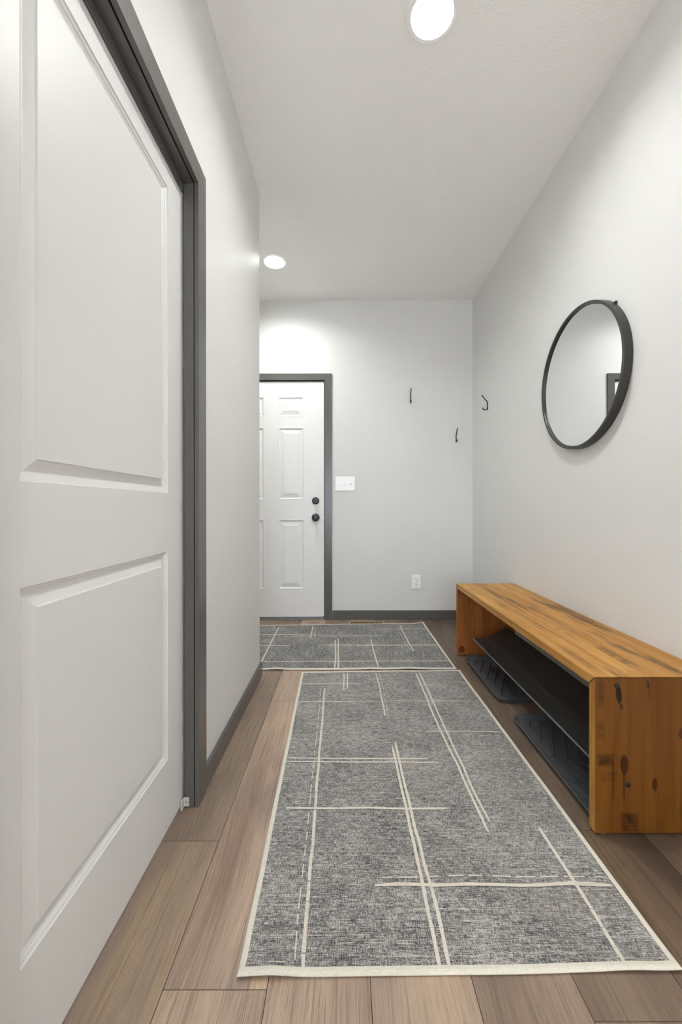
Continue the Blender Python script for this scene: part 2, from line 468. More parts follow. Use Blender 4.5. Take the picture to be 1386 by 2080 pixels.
# ------------------------------------------------------------------ the setting
# pocket door opening in the left wall and entry door opening in the far wall
DY0, DY1, DZ = .548, 1.306, 2.010
EX0, EX1, EZ = -1.096, -.168, 2.052

# floor of planks running along Y
bm = bmesh.new()
lay_r = bm.verts.layers.float.new('plank'); lay_j = bm.verts.layers.float.new('joint'); lay_t = bm.verts.layers.float.new('tone')
PW, PL, X0 = .2075, 1.2135, -.155
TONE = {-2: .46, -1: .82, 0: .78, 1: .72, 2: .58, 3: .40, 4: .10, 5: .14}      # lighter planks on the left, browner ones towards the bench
fixed = {-2: 1.171, -1: .810, 4: 1.209}
rr = random.Random(11)
for i in range(-15, 7):
    xa, xb = X0 + i * PW, X0 + (i + 1) * PW
    if xb < XW or xa > XR: continue
    xa, xb = max(xa, XW), min(xb, XR + .02)
    off = fixed.get(i, rr.random() * PL)
    k0 = math.floor((YB - off) / PL) - 1
    y = off + k0 * PL
    while y < YF + .15:
        ya, yb = max(y, YB), min(y + PL, YF + .12); y += PL
        if yb - ya < .01: continue
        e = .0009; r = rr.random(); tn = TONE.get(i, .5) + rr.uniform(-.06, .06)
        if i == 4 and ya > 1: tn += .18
        o_ = [bm.verts.new(p) for p in ((xa, ya, -.0014), (xb, ya, -.0014), (xb, yb, -.0014), (xa, yb, -.0014))]
        i_ = [bm.verts.new(p) for p in ((xa + e, ya + e, 0), (xb - e, ya + e, 0), (xb - e, yb - e, 0), (xa + e, yb - e, 0))]
        for v in o_: v[lay_r] = r; v[lay_j] = 1
        for v in i_: v[lay_r] = r; v[lay_j] = 0
        i2 = [bm.verts.new(v.co) for v in i_]
        for v in i2: v[lay_r] = r; v[lay_j] = .6
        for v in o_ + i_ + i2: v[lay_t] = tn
        bm.faces.new(i_)
        for k in range(4): bm.faces.new([o_[k], o_[(k + 1) % 4], i2[(k + 1) % 4], i2[k]])
box(bm, XW, XR + .02, YB, YF + .12, -.06, -.0016)
struct('floor', bm, M['floor'], 'brown oak look plank floor of the entry hall', 'floor', recalc=False, origin=(0, 0, 0))

LAMPS = [(-.5018, 2.942), (.3209, 1.466), (.33, -1.25)] + FILL_LAMPS
bm = bmesh.new(); box(bm, XW - .1, XR + .1, YB - .1, YF + .12, CEIL, CEIL + .08)
ce = struct('ceiling', bm, M['ceil'], 'pale textured ceiling with recessed lamps', 'ceiling', origin=(0, 0, CEIL))
# round cut-outs for the recessed lamps
bm = bmesh.new()
for (x, y) in LAMPS: lathe(bm, [(0, -.02), (.080, -.02), (.080, .05), (0, .05)], (x, y, CEIL), (0, 0, 1), 48)
bmesh.ops.recalc_face_normals(bm, faces=bm.faces)
bmesh.ops.translate(bm, verts=bm.verts, vec=(0, 0, -CEIL))
cm = bpy.data.meshes.new('cut'); bm.to_mesh(cm); bm.free()
cut = bpy.data.objects.new('cut', cm); COL.objects.link(cut); cut.location = (0, 0, CEIL)
md = ce.modifiers.new('holes', 'BOOLEAN'); md.operation = 'DIFFERENCE'; md.object = cut; md.solver = 'EXACT'
bpy.context.view_layer.update()
nm = bpy.data.meshes.new_from_object(ce.evaluated_get(bpy.context.evaluated_depsgraph_get()))
ce.modifiers.clear(); ce.data = nm; bpy.data.objects.remove(cut)

bm = bmesh.new(); box(bm, XR, XR + .1, YB - .1, YF, 0, CEIL)
struct('wall_right', bm, M['wall'], 'pale grey wall carrying the round mirror', 'wall', origin=(XR, 0, 0))

bm = bmesh.new()
box(bm, XP - .1, EX0, YF, YF + .12, 0, CEIL); box(bm, EX1, XR + .1, YF, YF + .12, 0, CEIL); box(bm, EX0, EX1, YF, YF + .12, EZ, CEIL)
struct('wall_far', bm, M['wall'], 'pale grey end wall with white entry door and two hooks', 'wall', origin=(0, YF, 0))

bm = bmesh.new()
TH = .122
box(bm, XL - TH, XL, YO, DY0 - .018, 0, CEIL)                             # strike side
box(bm, XL - TH, XL, DY0 - .018, DY1 + .018, DZ + .018, CEIL)             # above the opening
box(bm, XL - .034, XL, DY1 + .018, YC - .1, 0, CEIL)                       # skins of the pocket
box(bm, XL - TH, XL - .086, DY1 + .018, YC - .1, 0, CEIL)
box(bm, XL - TH, XL, YC - .1, YC, 0, CEIL)
struct('wall_left', bm, M['wall'], 'pale grey wall with the pocket door opening', 'wall', origin=(XL, 0, 0))

bm = bmesh.new(); box(bm, XP, XL - TH, YC - .12, YC, 0, CEIL)
struct('wall_near', bm, M['wall_back'], 'wall turning left behind the corner', 'wall', origin=(XP, YC, 0))
bm = bmesh.new(); box(bm, XP - .1, XP, YC - .12, YF, 0, CEIL)
struct('wall_passage', bm, M['wall_back'], 'end wall of the side passage', 'wall', origin=(XP, YC, 0))
bm = bmesh.new(); box(bm, XW, XL - TH, YO, YO + .12, 0, CEIL)
struct('wall_rear', bm, M['wall_back'], 'wall of the space behind the camera', 'wall', origin=(XW, YO, 0))
bm = bmesh.new(); box(bm, XW - .1, XW, YB - .1, YO + .12, 0, CEIL)
struct('wall_side', bm, M['wall_back'], 'side wall of the space behind the camera', 'wall', origin=(XW, YO, 0))
WX0, WX1, WZ0, WZ1 = -1.15, .70, .45, 2.15
bm = bmesh.new(); box(bm, XW, WX0, YB - .1, YB, 0, CEIL); box(bm, WX1, XR, YB - .1, YB, 0, CEIL)
box(bm, WX0, WX1, YB - .1, YB, 0, WZ0); box(bm, WX0, WX1, YB - .1, YB, WZ1, CEIL)
struct('wall_back', bm, M['wall_back'], 'back wall of the space behind the camera', 'wall', origin=(0, YB, 0))

wn = thing('window_1', (-.22, YB, WZ0), 'white framed window in the back wall behind the camera', 'window', kind='structure')
bm = bmesh.new(); e = .05
box(bm, WX0, WX0 + e, YB - .08, YB - .02, WZ0, WZ1); box(bm, WX1 - e, WX1, YB - .08, YB - .02, WZ0, WZ1)
box(bm, WX0 + e, WX1 - e, YB - .08, YB - .02, WZ0, WZ0 + e); box(bm, WX0 + e, WX1 - e, YB - .08, YB - .02, WZ1 - e, WZ1)
box(bm, -.25, -.20, YB - .08, YB - .02, WZ0 + e, WZ1 - e)
obj('window_frame', bm, M['plastic'], wn)
for (a, b) in ((WX0 + e, -.25), (-.20, WX1 - e)):
    bm = bmesh.new(); quad(bm, [(a, YB - .05, WZ0 + e), (b, YB - .05, WZ0 + e), (b, YB - .05, WZ1 - e), (a, YB - .05, WZ1 - e)])
    obj('window_pane', bm, M['pane'], wn)

# baseboards
BH = .078
def bb(bm, x0, x1, y0, y1): box(bm, x0, x1, y0, y1, 0, BH, .002)
bm = bmesh.new(); bb(bm, XL, XL + .012, 1.377, YC + .012); bb(bm, XL - TH, XL + .012, YC, YC + .012)
bb(bm, XP, XL - TH, YC, YC + .012)
struct('baseboard_left', bm, M['trim'], 'dark grey baseboard along the left wall', 'baseboard', origin=(XL, YC, 0))
bm = bmesh.new(); bb(bm, -.100, XR - .012, YF - .012, YF)
struct('baseboard_far', bm, M['trim'], 'dark grey baseboard along the end wall', 'baseboard', origin=(.5, YF, 0))
bm = bmesh.new(); bb(bm, XR - .012, XR, 2.672, YF); bb(bm, XR - .012, XR, YB, 1.17)
struct('baseboard_right', bm, M['trim'], 'dark grey baseboard along the right wall', 'baseboard', origin=(XR, YF, 0))

# trim of the pocket door: casing, split jamb, head
t1 = thing('trim_1', (XL, DY1, 0), 'dark grey casing and split jamb round the pocket door', 'door frame', kind='structure')
CW = .070; CT = .014
bm = bmesh.new()
box(bm, XL, XL + CT, DY1, DY1 + CW, 0, DZ + .066, .0004)
box(bm, XL, XL + CT, DY0 - CW, DY0, 0, DZ + .066, .0004)
box(bm, XL, XL + CT, DY0, DY1, DZ - .002, DZ + .066, .0004)
obj('casing', bm, M['trim'], t1)
bm = bmesh.new()
box(bm, XL - .034, XL - .003, DY1, DY1 + .016, 0, DZ, .001)
box(bm, XL - TH, XL - .086, DY1, DY1 + .016, 0, DZ, .001)
box(bm, XL - TH, XL - .003, DY0 - .016, DY0, 0, DZ, .001)
obj('jamb', bm, M['trim'], t1)
bm = bmesh.new()
box(bm, XL - .034, XL - .004, DY0, DY1 + .016, DZ - .004, DZ + .016, .001)
box(bm, XL - .038, XL - .034, DY0, DY1, DZ - .034, DZ + .016, .0008)
box(bm, XL - TH, XL - .090, DY0, DY1 + .016, DZ - .030, DZ + .016, .001)
obj('head_jamb', bm, M['trim'], t1)
bm = bmesh.new(); box(bm, XL - .003, XL - .0005, DY1 + .001, DY1 + .014, 0, DZ); box(bm, XL - .0045, XL - .0005, DY0, DY1, DZ - .001, DZ + .012)
obj('jamb_gap', bm, M['void'], t1)

# the pocket door leaf
XD = XL - .0400
d1 = thing('door_1', (XD, DY1, 0), 'white two panel pocket door closed in the left wall', 'door', kind='structure')
W1 = .862; Y0 = .5482
ps = [(.6515 - Y0, 1.199 - Y0, .219 - .013, .833 - .013), (.6515 - Y0, 1.199 - Y0, 1.006 - .013, 1.910 - .013)]
bm = panel_door(W1, 2.009, .035, ps, PROFILE)
for v in bm.verts:           # u -> +Y, n -> -X
    u, n, z = v.co; v.co = Vector((XD - n, Y0 + u, .013 + z))
obj('door_leaf', bm, M['door'], d1)
bm = bmesh.new()             # bottom guide screwed to the jamb
gy = DY1 - .001
box(bm, XL - .0385, XL - .0335, gy - .020, gy, .001, .031, .0012)
box(bm, XL - .0345, XL - .0175, gy - .004, gy, .0035, .033, .0015)
lathe(bm, [(0, .0055), (.0032, .0052), (.0042, .004)], (XL - .0255, gy, .019), (0, -1, 0), 14, 1)
g1 = obj('door_guide', bm, [M['bracket'], M['screw']], d1)
g1['label'] = 'small pale floor guide bracket at the foot of the jamb'

# entry door in the far wall
t2 = thing('trim_2', (EX1, YF, 0), 'dark grey casing and threshold round the entry door', 'door frame', kind='structure')
bm = bmesh.new(); c0 = YF - .014
box(bm, EX1 + .0034, EX1 + .065, c0, YF, 0, EZ + .060, .0004)
box(bm, EX0 - .065, EX0 - .0034, c0, YF, 0, EZ + .060, .0004)
box(bm, EX0 - .0034, EX1 + .0034, c0, YF, EZ + .0034, EZ + .060, .0004)
obj('casing', bm, M['trim'], t2)
YD = YF + .003
bm = bmesh.new()
box(bm, EX1 - .001, EX1 + .016, YF, YF + .12, 0, EZ, .0005); box(bm, EX0 - .016, EX0 + .001, YF, YF + .12, 0, EZ, .0005)
box(bm, EX0, EX1, YF, YF + .12, EZ - .001, EZ + .016, .0005)
box(bm, EX1 - .016, EX1, YD + .046, YD + .060, 0, EZ); box(bm, EX0, EX0 + .016, YD + .046, YD + .060, 0, EZ); box(bm, EX0, EX1, YD + .046, YD + .060, EZ - .016, EZ)
obj('jamb', bm, M['trim'], t2)
bm = bmesh.new(); box(bm, EX0, EX1, YF - .012, YF + .11, 0, .007, .002); box(bm, EX0, EX1, YF + .001, YF + .10, .006, .022, .002)
obj('threshold', bm, M['sweep'], t2)

d2 = thing('door_2', (EX1, YD, 0), 'white six panel entry door with black knob and deadbolt', 'door', kind='structure')
W2 = EX1 - EX0 - .006; u0 = EX0 + .003; z0 = .028
cols = [(-.912, -.687), (-.5685, -.3435)]; rows = [(.257, .860), (1.029, 1.653), (1.742, 1.918)]
ps = [(a - u0, b - u0, c - z0, d - z0) for a, b in cols for c, d in rows]
bm = panel_door(W2, EZ - .006 - z0, .044, ps, STEEL)
for v in bm.verts: u, n, z = v.co; v.co = Vector((u0 + u, YD + n, z0 + z))
obj('door_leaf', bm, M['entry'], d2)
bm = bmesh.new()
lathe(bm, [(0, .058), (.010, .058), (.020, .0565), (.0265, .051), (.0285, .043), (.026, .034), (.017, .027), (.0125, .022), (.0125, .012), (.030, .011), (.034, .007), (.0345, 0)], (-.2440, YD, .876), (0, -1, 0), 40)
lathe(bm, [(.0075, .0578), (.0065, .0597), (0, .0597)], (-.2440, YD, .876), (0, -1, 0), 24)
box(bm, -.2452, -.2428, YD - .0612, YD - .0590, .870, .880)
kn = sharpen(obj('knob', bm, M['gun'], d2)); kn['label'] = 'dark bronze round door knob'
bm = bmesh.new()
lathe(bm, [(0, .014), (.020, .014), (.0285, .012), (.031, .008), (.0315, 0)], (-.2440, YD, 1.020), (0, -1, 0), 40)
t = bmesh.new(); box(t, -.020, .020, -.022, 0, -.0045, .0045, .003)
join(bm, t, 0, Matrix.Translation((-.2440, YD - .0135, 1.020)) @ Matrix.Rotation(math.radians(38), 4, 'Y'))
db = sharpen(obj('deadbolt', bm, M['gun'], d2)); db['label'] = 'dark bronze deadbolt turn'
bm = bmesh.new(); box(bm, EX1 - .0050, EX1 - .0002, YD - .0016, YD + .012, .862, .890, .001)
obj('latch', bm, M['screw'], d2)

# ------------------------------------------------------------------ rugs
RUNNER_LINES = [
    (0.0085, 0, [(-0.104, 2.145), (-0.097, 1.767), (-0.097, 1.539), (-0.093, 1.327), (-0.091, 1.194), (-0.09, 1.178), (-0.091, 1.074), (-0.089, 0.961), (-0.087, 0.859), (-0.085, 0.833)]),
    (0.003, 1, [(-0.122, 2.141), (-0.116, 1.815), (-0.115, 1.562), (-0.112, 1.363), (-0.109, 1.16), (-0.111, 1.178), (-0.109, 1.074), (-0.109, 0.956), (-0.105, 0.862), (-0.104, 0.839)]),
    (0.007, 0, [(-0.001, 2.344), (-0.002, 2.123)]),
    (0.007, 0, [(0.019, 2.344), (0.019, 2.136)]),
    (0.007, 0, [(0.184, 2.344), (0.189, 2.141), (0.189, 1.86)]),
    (0.003, 1, [(0.202, 2.325), (0.207, 2.118), (0.203, 1.873)]),
    (0.008, 0, [(0.413, 2.344), (0.414, 2.054), (0.411, 1.752), (0.42, 1.516), (0.421, 1.336), (0.424, 1.194)]),
    (0.008, 0, [(0.437, 2.344), (0.438, 2.075), (0.436, 1.767), (0.438, 1.516), (0.436, 1.345), (0.442, 1.234)]),
    (0.0085, 0, [(0.192, 1.619), (0.195, 1.44), (0.197, 1.293), (0.195, 1.173), (0.197, 1.178), (0.199, 1.074), (0.198, 0.969), (0.2, 0.89), (0.198, 0.834)]),
    (0.0085, 0, [(0.208, 1.652), (0.208, 1.461), (0.211, 1.31), (0.21, 1.18), (0.213, 1.178), (0.215, 1.074), (0.222, 0.969), (0.219, 0.883), (0.218, 0.834)]),
    (0.009, 0, [(0.582, 1.213), (0.584, 1.132), (0.585, 1.063), (0.588, 1.006), (0.588, 0.938), (0.588, 0.89), (0.585, 0.839)]),
    (0.006, 0, [(-0.232, 2.199), (-0.056, 2.201), (0.09, 2.199)]),
    (0.006, 0, [(-0.228, 1.993), (0.025, 1.997), (0.271, 2.003), (0.62, 1.999)]),
    (0.006, 0, [(0.35, 1.728), (0.506, 1.732), (0.67, 1.724)]),
    (0.003, 1, [(0.44, 1.702), (0.539, 1.702), (0.654, 1.694)]),
    (0.007, 0, [(-0.223, 1.547), (0.019, 1.542), (0.318, 1.543)]),
    (0.007, 0, [(-0.224, 1.525), (0.062, 1.521), (0.355, 1.52)]),
    (0.0085, 0, [(-0.186, 1.291), (-0.069, 1.287), (0.053, 1.291), (0.174, 1.285), (0.333, 1.288)]),
    (0.009, 0, [(0.076, 1.025), (0.134, 1.029), (0.201, 1.026), (0.25, 1.025), (0.317, 1.029), (0.446, 1.025), (0.567, 1.03), (0.677, 1.024)]),
    (0.004, 1, [(0.097, 1.047), (0.191, 1.047), (0.297, 1.053), (0.444, 1.05), (0.568, 1.049), (0.675, 1.048)]),
    (0.003, 0, [(0.569, 1.034), (0.63, 1.032), (0.67, 1.027)]),
    (0.004, 0, [(0.601, 2.231), (0.679, 2.213)]),
    (0.004, 0, [(0.632, 2.206), (0.674, 2.194)]),
    (0.002, 1, [(0.164, 0.964), (0.306, 0.965)]),
    (0.0012, 1, [(-0.088, 0.906), (0.062, 0.905)]),
    (0.0012, 1, [(-0.022, 0.939), (0.138, 0.936)]),
    (0.0012, 1, [(-0.017, 0.889), (0.178, 0.888)]),
    (0.0015, 1, [(-0.213, 0.848), (-0.124, 0.85)]),
]
MAT_LINES = [
    (0.01, 0, [(-0.52, 3.239), (-0.517, 2.841), (-0.512, 2.512)]),
    (0.008, 0, [(-0.25, 3.269), (-0.245, 2.962)]),
    (0.003, 1, [(-0.23, 3.26), (-0.22, 2.98)]),
    (0.009, 0, [(-0.064, 2.926), (-0.054, 2.626), (-0.056, 2.388)]),
    (0.009, 0, [(-0.041, 2.951), (-0.038, 2.626), (-0.033, 2.388)]),
    (0.009, 0, [(0.194, 2.937), (0.197, 2.655), (0.205, 2.417)]),
    (0.009, 0, [(0.45, 3.282), (0.456, 2.874), (0.462, 2.69)]),
    (0.003, 1, [(0.421, 3.26), (0.433, 2.909), (0.444, 2.699)]),
    (0.01, 0, [(-0.677, 3.055), (-0.339, 3.048), (-0.026, 3.029), (0.284, 3.025)]),
    (0.006, 1, [(-0.668, 3.017), (0.281, 2.995)]),
    (0.009, 0, [(-0.622, 2.808), (-0.378, 2.802)]),
    (0.009, 0, [(-0.169, 2.821), (0.353, 2.815), (0.644, 2.828)]),
    (0.006, 1, [(-0.113, 2.802), (0.66, 2.802)]),
    (0.009, 0, [(-0.513, 2.517), (0.018, 2.52), (0.664, 2.522)]),
    (0.008, 0, [(0.273, 3.183), (0.639, 3.192)]),
]

def make_rug(name, corners, lines, mat, label, bumps, seed, th=.0065, bw=.0145, bw_end=None):
    """corners: near left, near right, far right, far left on the floor"""
    A, B, C_, D = [Vector((*c, 0)) for c in corners]
    def at(s, t): return (A * (1 - s) + B * s) * (1 - t) + (D * (1 - s) + C_ * s) * t
    def lift(x, y):
        z = 0
        for (bx, by, rx, ry, h) in bumps: z += h * math.exp(-((x - bx) / rx) ** 2 - ((y - by) / ry) ** 2)
        return z
    def wob(s, t):       # the cut edge is never dead straight
        p = at(s, t)
        ex = .0022 * noise.noise(Vector((p.x * 5 + seed, p.y * 5, 0))); ey = .0022 * noise.noise(Vector((p.x * 5, p.y * 5 + seed, 9)))
        return Vector((p.x + ex, p.y + ey, 0))
    cx, cy = (A + C_) / 2 * Vector((1, 1, 0)), 0
    root = thing(name, ((A + C_) / 2), label, 'rug', None)
    lx, ly = (B - A).length, (D - A).length
    nx, ny = int(lx / .016), int(ly / .016)
    ix, iy = bw * .7 / lx, bw * .7 / ly
    bm = bmesh.new(); rows = []
    for j in range(ny + 1):
        row = []
        for i in range(nx + 1):
            s, t = ix + (1 - 2 * ix) * i / nx, iy + (1 - 2 * iy) * j / ny
            p = wob(s, t); row.append(bm.verts.new((p.x, p.y, th + lift(p.x, p.y))))
        rows.append(row)
    for j in range(ny):
        for i in range(nx): bm.faces.new([rows[j][i], rows[j][i + 1], rows[j + 1][i + 1], rows[j + 1][i]]).smooth = True
    # underside
    low = [[bm.verts.new((v.co.x, v.co.y, v.co.z - th + .001)) for v in r] for r in rows]
    for j in range(ny):
        for i in range(nx):
            f = bm.faces.new([low[j][i], low[j + 1][i], low[j + 1][i + 1], low[j][i + 1]]); f.material_index = 2
    rim = [(0, i) for i in range(nx + 1)] + [(j, nx) for j in range(1, ny + 1)] + [(ny, i) for i in range(nx - 1, -1, -1)] + [(j, 0) for j in range(ny - 1, 0, -1)]
    for k in range(len(rim)):
        (a, b), (c, d) = rim[k], rim[(k + 1) % len(rim)]
        f = bm.faces.new([rows[a][b], low[a][b], low[c][d], rows[c][d]]); f.material_index = 2
    # the cream lines woven into the field
    rg = random.Random(seed)
    for li, (w, dash, pts) in enumerate(lines):
        P = [Vector((x, y, 0)) for x, y in pts]
        path = []
        for a, b in zip(P[:-1], P[1:]):
            n = max(1, int((b - a).length / .012))
            path += [a.lerp(b, k / n) for k in range(n)]
        path.append(P[-1])
        # smooth the joints a little
        for _ in range(6): path = [path[0]] + [(path[k - 1] + path[k] * 2 + path[k + 1]) / 4 for k in range(1, len(path) - 1)] + [path[-1]]
        on = True; left = rg.uniform(2, 4) if dash else 1e9; prev = None
        for k, p in enumerate(path):
            d = (path[min(k + 1, len(path) - 1)] - path[max(k - 1, 0)]).normalized(); nrm = Vector((-d.y, d.x, 0))
            jit = 1 + .22 * noise.noise(Vector((p.x * 60, p.y * 60, seed)))
            end = min(1, .55 + .25 * min(k, len(path) - 1 - k))
            q = p + nrm * .0022 * noise.noise(Vector((p.x * 9 + seed, p.y * 9, 3)))
            hw = w / 2 * jit * end
            z = th + .0005 + .00006 * li
            a, b = q + nrm * hw, q - nrm * hw
            va = bm.verts.new((a.x, a.y, z + lift(a.x, a.y))); vb = bm.verts.new((b.x, b.y, z + lift(b.x, b.y)))
            if prev and on:
                f = bm.faces.new([prev[0], prev[1], vb, va]); f.material_index = 1; f.smooth = True
            prev = (va, vb)
            left -= 1
            if left <= 0: on = not on; left = rg.uniform(1.5, 4) if on else rg.uniform(.6, 1.6)
    bmesh.ops.delete(bm, geom=[v for v in bm.verts if not v.link_faces], context='VERTS')
    obj('rug_field', bm, [mat, M['cream'], M['mat_back']], root, recalc=False)
    # binding: folded over the edge
    bm = bmesh.new()
    per = []
    N1, N2 = int(lx / .012), int(ly / .012)
    for k in range(N1): per.append((k / N1, 0))
    for k in range(N2): per.append((1, k / N2))
    for k in range(N1): per.append((1 - k / N1, 1))
    for k in range(N2): per.append((0, 1 - k / N2))
    sect = [(bw / 1.0, th + .0003), (bw * .96, th + .0016), (bw * .45, th + .0020), (.0025, th + .0012), (.0002, th * .6), (.0012, .0012), (.006, .0008)]
    rings = []
    for (s, t) in per:
        ring = []
        for (d, z) in sect:
            ds, dt = d / lx, d / ly
            s2 = min(max(s, ds), 1 - ds); t2 = min(max(t, dt), 1 - dt)
            p = wob(s2, t2); l_ = lift(p.x, p.y)
            ring.append(bm.verts.new((p.x, p.y, z + l_)))
        rings.append(ring)
    n = len(rings)
    for k in range(n):
        a, b = rings[k], rings[(k + 1) % n]
        for q in range(len(sect) - 1): bm.faces.new([a[q], b[q], b[q + 1], a[q + 1]]).smooth = True
    bn = obj('rug_binding', bm, M['binding'], root, recalc=False); bn['label'] = 'cream bound edge'
    return root

rug1 = make_rug('area_rug', [(-.220, .827), (.700, .838), (.682, 2.385), (-.249, 2.360)], RUNNER_LINES, M['rug_x'],
    'grey rug with cream lines lying lengthwise in the foreground beside the bench',
    [(-.155, .815, .050, .045, .0060), (-.23, .80, .04, .05, .003), (.60, .815, .07, .04, .006), (.72, .82, .05, .06, .004), (.25, 2.40, .10, .03, .003)], 3)
rug2 = make_rug('area_rug', [(-.858, 2.394), (.668, 2.402), (.660, 3.354), (-.850, 3.286)], MAT_LINES, M['rug_y'],
    'grey rug with cream lines lying crosswise in front of the white entry door',
    [(-.40, 2.39, .05, .03, .006), (.39, 2.395, .09, .03, .006), (.16, 2.395, .06, .03, .004), (.66, 3.36, .06, .05, .008)], 8)

# ------------------------------------------------------------------ bench
bx0, bx1, by0, by1, bz = .734, 1.106, 1.187, 2.655, .465
bench = thing('bench', BENCH, 'orange-brown stained pine bench with dark saw marks along the right wall', 'bench')
T = .029
def mitred(pts_lo, pts_hi): pass
# seat: ends cut at 45 degrees, front edges eased
bm = bmesh.new()
def prism(bm, sec, axis, a, b, ease=.0013, mi=0):
    """extrude the section (two other axes) from a to b along axis; ease bevels every edge"""
    t = bmesh.new()
    lo = []; hi = []
    for p in sec:
        for arr, q in ((lo, a), (hi, b)):
            c = list(p); c.insert(axis, q); arr.append(t.verts.new(c))
    t.faces.new(lo); t.faces.new(hi)
    n = len(sec)
    for k in range(n): t.faces.new([lo[k], lo[(k + 1) % n], hi[(k + 1) % n], hi[k]])
    bmesh.ops.recalc_face_normals(t, faces=t.faces)
    if ease: bmesh.ops.bevel(t, geom=t.edges[:], offset=ease, segments=2, affect='EDGES', profile=.5)
    join(bm, t, mi)
gap = .0022
prism(bm, [(by0 + gap, bz), (by1 - gap, bz), (by1 - T - gap, bz - T), (by0 + T + gap, bz - T)], 0, bx0, bx1)
bmesh.ops.recalc_face_normals(bm, faces=bm.faces)
for f in bm.faces:
    if f.normal.x < -.5: f.material_index = 1
obj('seat', bm, [M['pine_top'], M['pine_front']], bench)
bm = bmesh.new()
prism(bm, [(by0, bz - gap), (by0 + T, bz - T - gap), (by0 + T, .008), (by0, .008)], 0, bx0, bx1)
bmesh.ops.recalc_face_normals(bm, faces=bm.faces)
for f in bm.faces:
    if f.normal.x < -.5: f.material_index = 1
pn = obj('end_panel', bm, [M['pine_near_shaded'], M['pine_edge']], bench); pn['label'] = 'near end panel with two black bolts and dark knots'
bm = bmesh.new()
prism(bm, [(by1, bz - gap), (by1 - T, bz - T - gap), (by1 - T, .008), (by1, .008)], 0, bx0, bx1)
bmesh.ops.recalc_face_normals(bm, faces=bm.faces)
for f in bm.faces:
    if f.normal.x < -.5: f.material_index = 1
pf = obj('end_panel', bm, [M['pine_far'], M['pine_edge']], bench); pf['label'] = 'far end panel with a dark knot low at its front'
for (x, z) in ((.7985, .4405), (.831, .151), (1.045, .4405), (1.04, .151)):
    bm = bmesh.new()
    lathe(bm, [(0, .0022), (.0028, .0022), (.0034, .0036), (.0062, .0034), (.0076, .0018), (.0078, 0)], (x, by0, z), (0, -1, 0), 20)
    obj('bolt', bm, M['black'], bench, origin=(x, by0, z))
for (x, y) in ((bx0 + .028, by0 + .015), (bx1 - .03, by0 + .015), (bx0 + .05, by1 - .015), (bx1 - .03, by1 - .015)):
    bm = bmesh.new(); lathe(bm, [(0, 0), (.010, 0), (.011, .002), (.011, .0085), (0, .0085)], (x, y, 0), (0, 0, 1), 18)
    obj('foot', bm, M['rubber'], bench, origin=(x, y, 0))

# ------------------------------------------------------------------ shoe shelf under the bench
sh = thing('shoe_rack', (.93, 1.85, 0), 'long black curved shoe shelf above the boot trays under the bench', 'shoe rack')
sec = [(.785, .158), (.7835, .166), (.790, .1690), (.815, .1690), (.842, .1705), (.862, .1745), (.880, .1810), (.900, .1895), (.925, .2015), (.955, .2180), (.985, .2345), (.988, .2325),
       (.957, .2150), (.927, .1985), (.902, .1865), (.881, .1780), (.863, .1715), (.842, .1675), (.815, .1655), (.791, .1655), (.788, .158)]
bm = bmesh.new(); prism(bm, [(x, z) for x, z in sec], 1, 1.232, 2.462, 0)
# fine lengthwise grooves on the tread
for k in range(7): box(bm, .797 + k * .0075, .7995 + k * .0075, 1.236, 2.455, .1672, .1698 + .0003 * max(0, k - 4))
sp = sharpen(obj('shelf_panel', bm, M['shelf'], sh, smooth=True), 30)
bm = bmesh.new(); tube(bm, [(.7835, 1.231, .1655), (.7835, 1.85, .1655), (.7835, 2.463, .1655)], .0032, 10)
lp = obj('lip_highlight', bm, M['lip'], sh); lp['label'] = 'front edge of the shelf, its highlight painted in lighter grey'
for y in (1.30, 1.83, 2.38):
    bm = bmesh.new()
    tube(bm, [(.996, y, 0), (.996, y, .200), (.985, y, .215), (.960, y, .214)], .006, 10)
    tube(bm, [(.996, y, .15), (.960, y, .158), (.900, y, .180)], .005, 8)
    obj('shelf_leg', bm, M['black'], sh)

